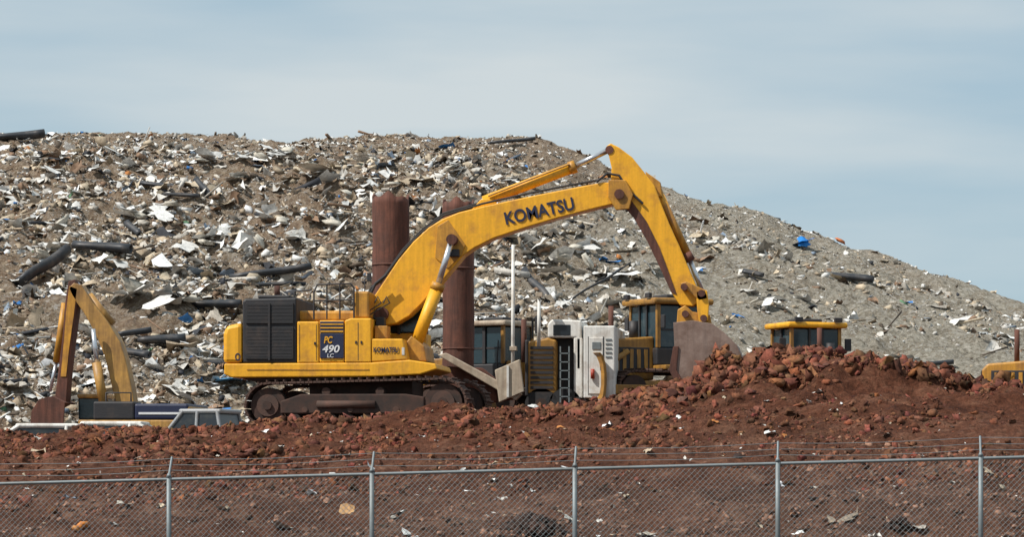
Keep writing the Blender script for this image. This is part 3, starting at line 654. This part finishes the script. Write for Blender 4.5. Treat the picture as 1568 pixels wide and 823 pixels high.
# ------------------------------------------------------------ chain-link fence
def fence():
    FD=49.
    def top(px): return W(px,457-.026*px,FD)
    start('chain_link_fence',(0,FD,0)); ks=range(-5,13); G=M['galv']; tops=[]
    for k in ks:
        px=150+187.5*k; t=top(px); tops.append(t)
        cyl('post',(t.x,FD,t.z-2.0),(t.x,FD,t.z+.04),.036,G,12); cyl('post_cap',(t.x,FD,t.z+.03),(t.x,FD,t.z+.09),.045,G,12,.02)
        tube('barb_arm',[(t.x,FD,t.z+.05),(t.x,FD+.22,t.z+.33)],.018,G)
    a,b=tops[0],tops[-1]; tube('top_rail',[a,b],.024,G)
    for i,h in enumerate((.13,.22,.31)):
        pts=[]
        for i2 in range(len(tops)-1):
            for t in np.linspace(0,1,5)[:-1]:
                q=tops[i2].lerp(tops[i2+1],t); pts.append((q.x,FD+.7*h,q.z+h-.035*math.sin(math.pi*t)+random.uniform(-.006,.006)))
        tube('barbed_wire',pts,.004,G)
    tube('tension_wire',[(a.x,FD,a.z-1.76),(b.x,FD,b.z-1.76)],.005,G)
    sl=(b.z-a.z)/(b.x-a.x); n=int((b.x-a.x)/.085); r=.0022; V=[];Fc=[]
    H=1.76
    for i in range(n):
        x=a.x+i*.085
        for s in (1,-1):
            x0,x1=(x,x+H) if s>0 else (x+H,x)
            z0=a.z+(x0-a.x)*sl-H; z1=a.z+(x1-a.x)*sl
            if max(x0,x1)>b.x: continue
            o=len(V)
            for (xx,zz) in ((x0,z0),(x1,z1)):
                for dx,dy,dz in ((-r,-.006*s-r,r*s),(r,-.006*s-r,-r*s),(0,-.006*s+r,0)): V.append((xx+dx,FD+dy,zz+dz))
            Fc+= [(o,o+1,o+4,o+3),(o+1,o+2,o+5,o+4),(o+2,o,o+3,o+5)]
    ob=make_mesh('wire_mesh',np.array(V),np.array(Fc),G); ob.parent=CUR[0]; ob.matrix_parent_inverse=CUR[1]
fence()

# ------------------------------------------------------------ sky, sun, camera
S=Vector((-.55,-.36,.8)).normalized()
w=bpy.data.worlds.new('World'); sc.world=w; w.use_nodes=True; nt=w.node_tree; nt.nodes.clear()
out=nt.nodes.new('ShaderNodeOutputWorld'); bg=nt.nodes.new('ShaderNodeBackground'); nt.links.new(bg.outputs[0],out.inputs[0])
sky=nt.nodes.new('ShaderNodeTexSky'); sky.sky_type='NISHITA'; sky.sun_disc=False
sky.sun_elevation=math.asin(S.z); sky.sun_rotation=math.atan2(S.x,S.y); sky.air_density=1.; sky.dust_density=.5; sky.ozone_density=4
tc=nt.nodes.new('ShaderNodeTexCoord'); mp=nt.nodes.new('ShaderNodeMapping'); mp.inputs['Scale'].default_value=(5,5,30); mp.inputs['Location'].default_value=(2.4,.7,1.3)
mp.inputs['Rotation'].default_value=(0,.05,0)
nt.links.new(tc.outputs['Generated'],mp.inputs[0])
f=ramp(nt,noise(nt,mp.outputs[0],1.0,5,.46),[(.34,.15),(.5,.5),(.66,.9)])
base=mix(nt,.75,sky.outputs[0],(4.0,5.7,6.8))
c=mix(nt,f,base,(6.8,7.4,7.6))
nt.links.new(c,bg.inputs[0]); bg.inputs[1].default_value=.095
sl=bpy.data.lights.new('sun','SUN'); sl.energy=5.; sl.angle=math.radians(.5); sl.color=(1,.95,.88)
so=bpy.data.objects.new('sun',sl); sc.collection.objects.link(so); so.rotation_euler=S.to_track_quat('Z','Y').to_euler(); so.location=(-50,20,60)
cam=bpy.data.cameras.new('camera'); co=bpy.data.objects.new('camera',cam); sc.collection.objects.link(co)
VW=946.; VX=467.; VY=258.
co.location=(0,0,CZ); co.rotation_euler=(math.pi/2,0,0); cam.sensor_width=36; cam.lens=F/VW*36
cam.shift_x=(VX-CX)/VW; cam.shift_y=(HY-VY)/VW; cam.clip_end=9000; cam.clip_start=.1; sc.camera=co
sc.view_settings.view_transform='Standard'; sc.view_settings.look='None'; sc.view_settings.exposure=0
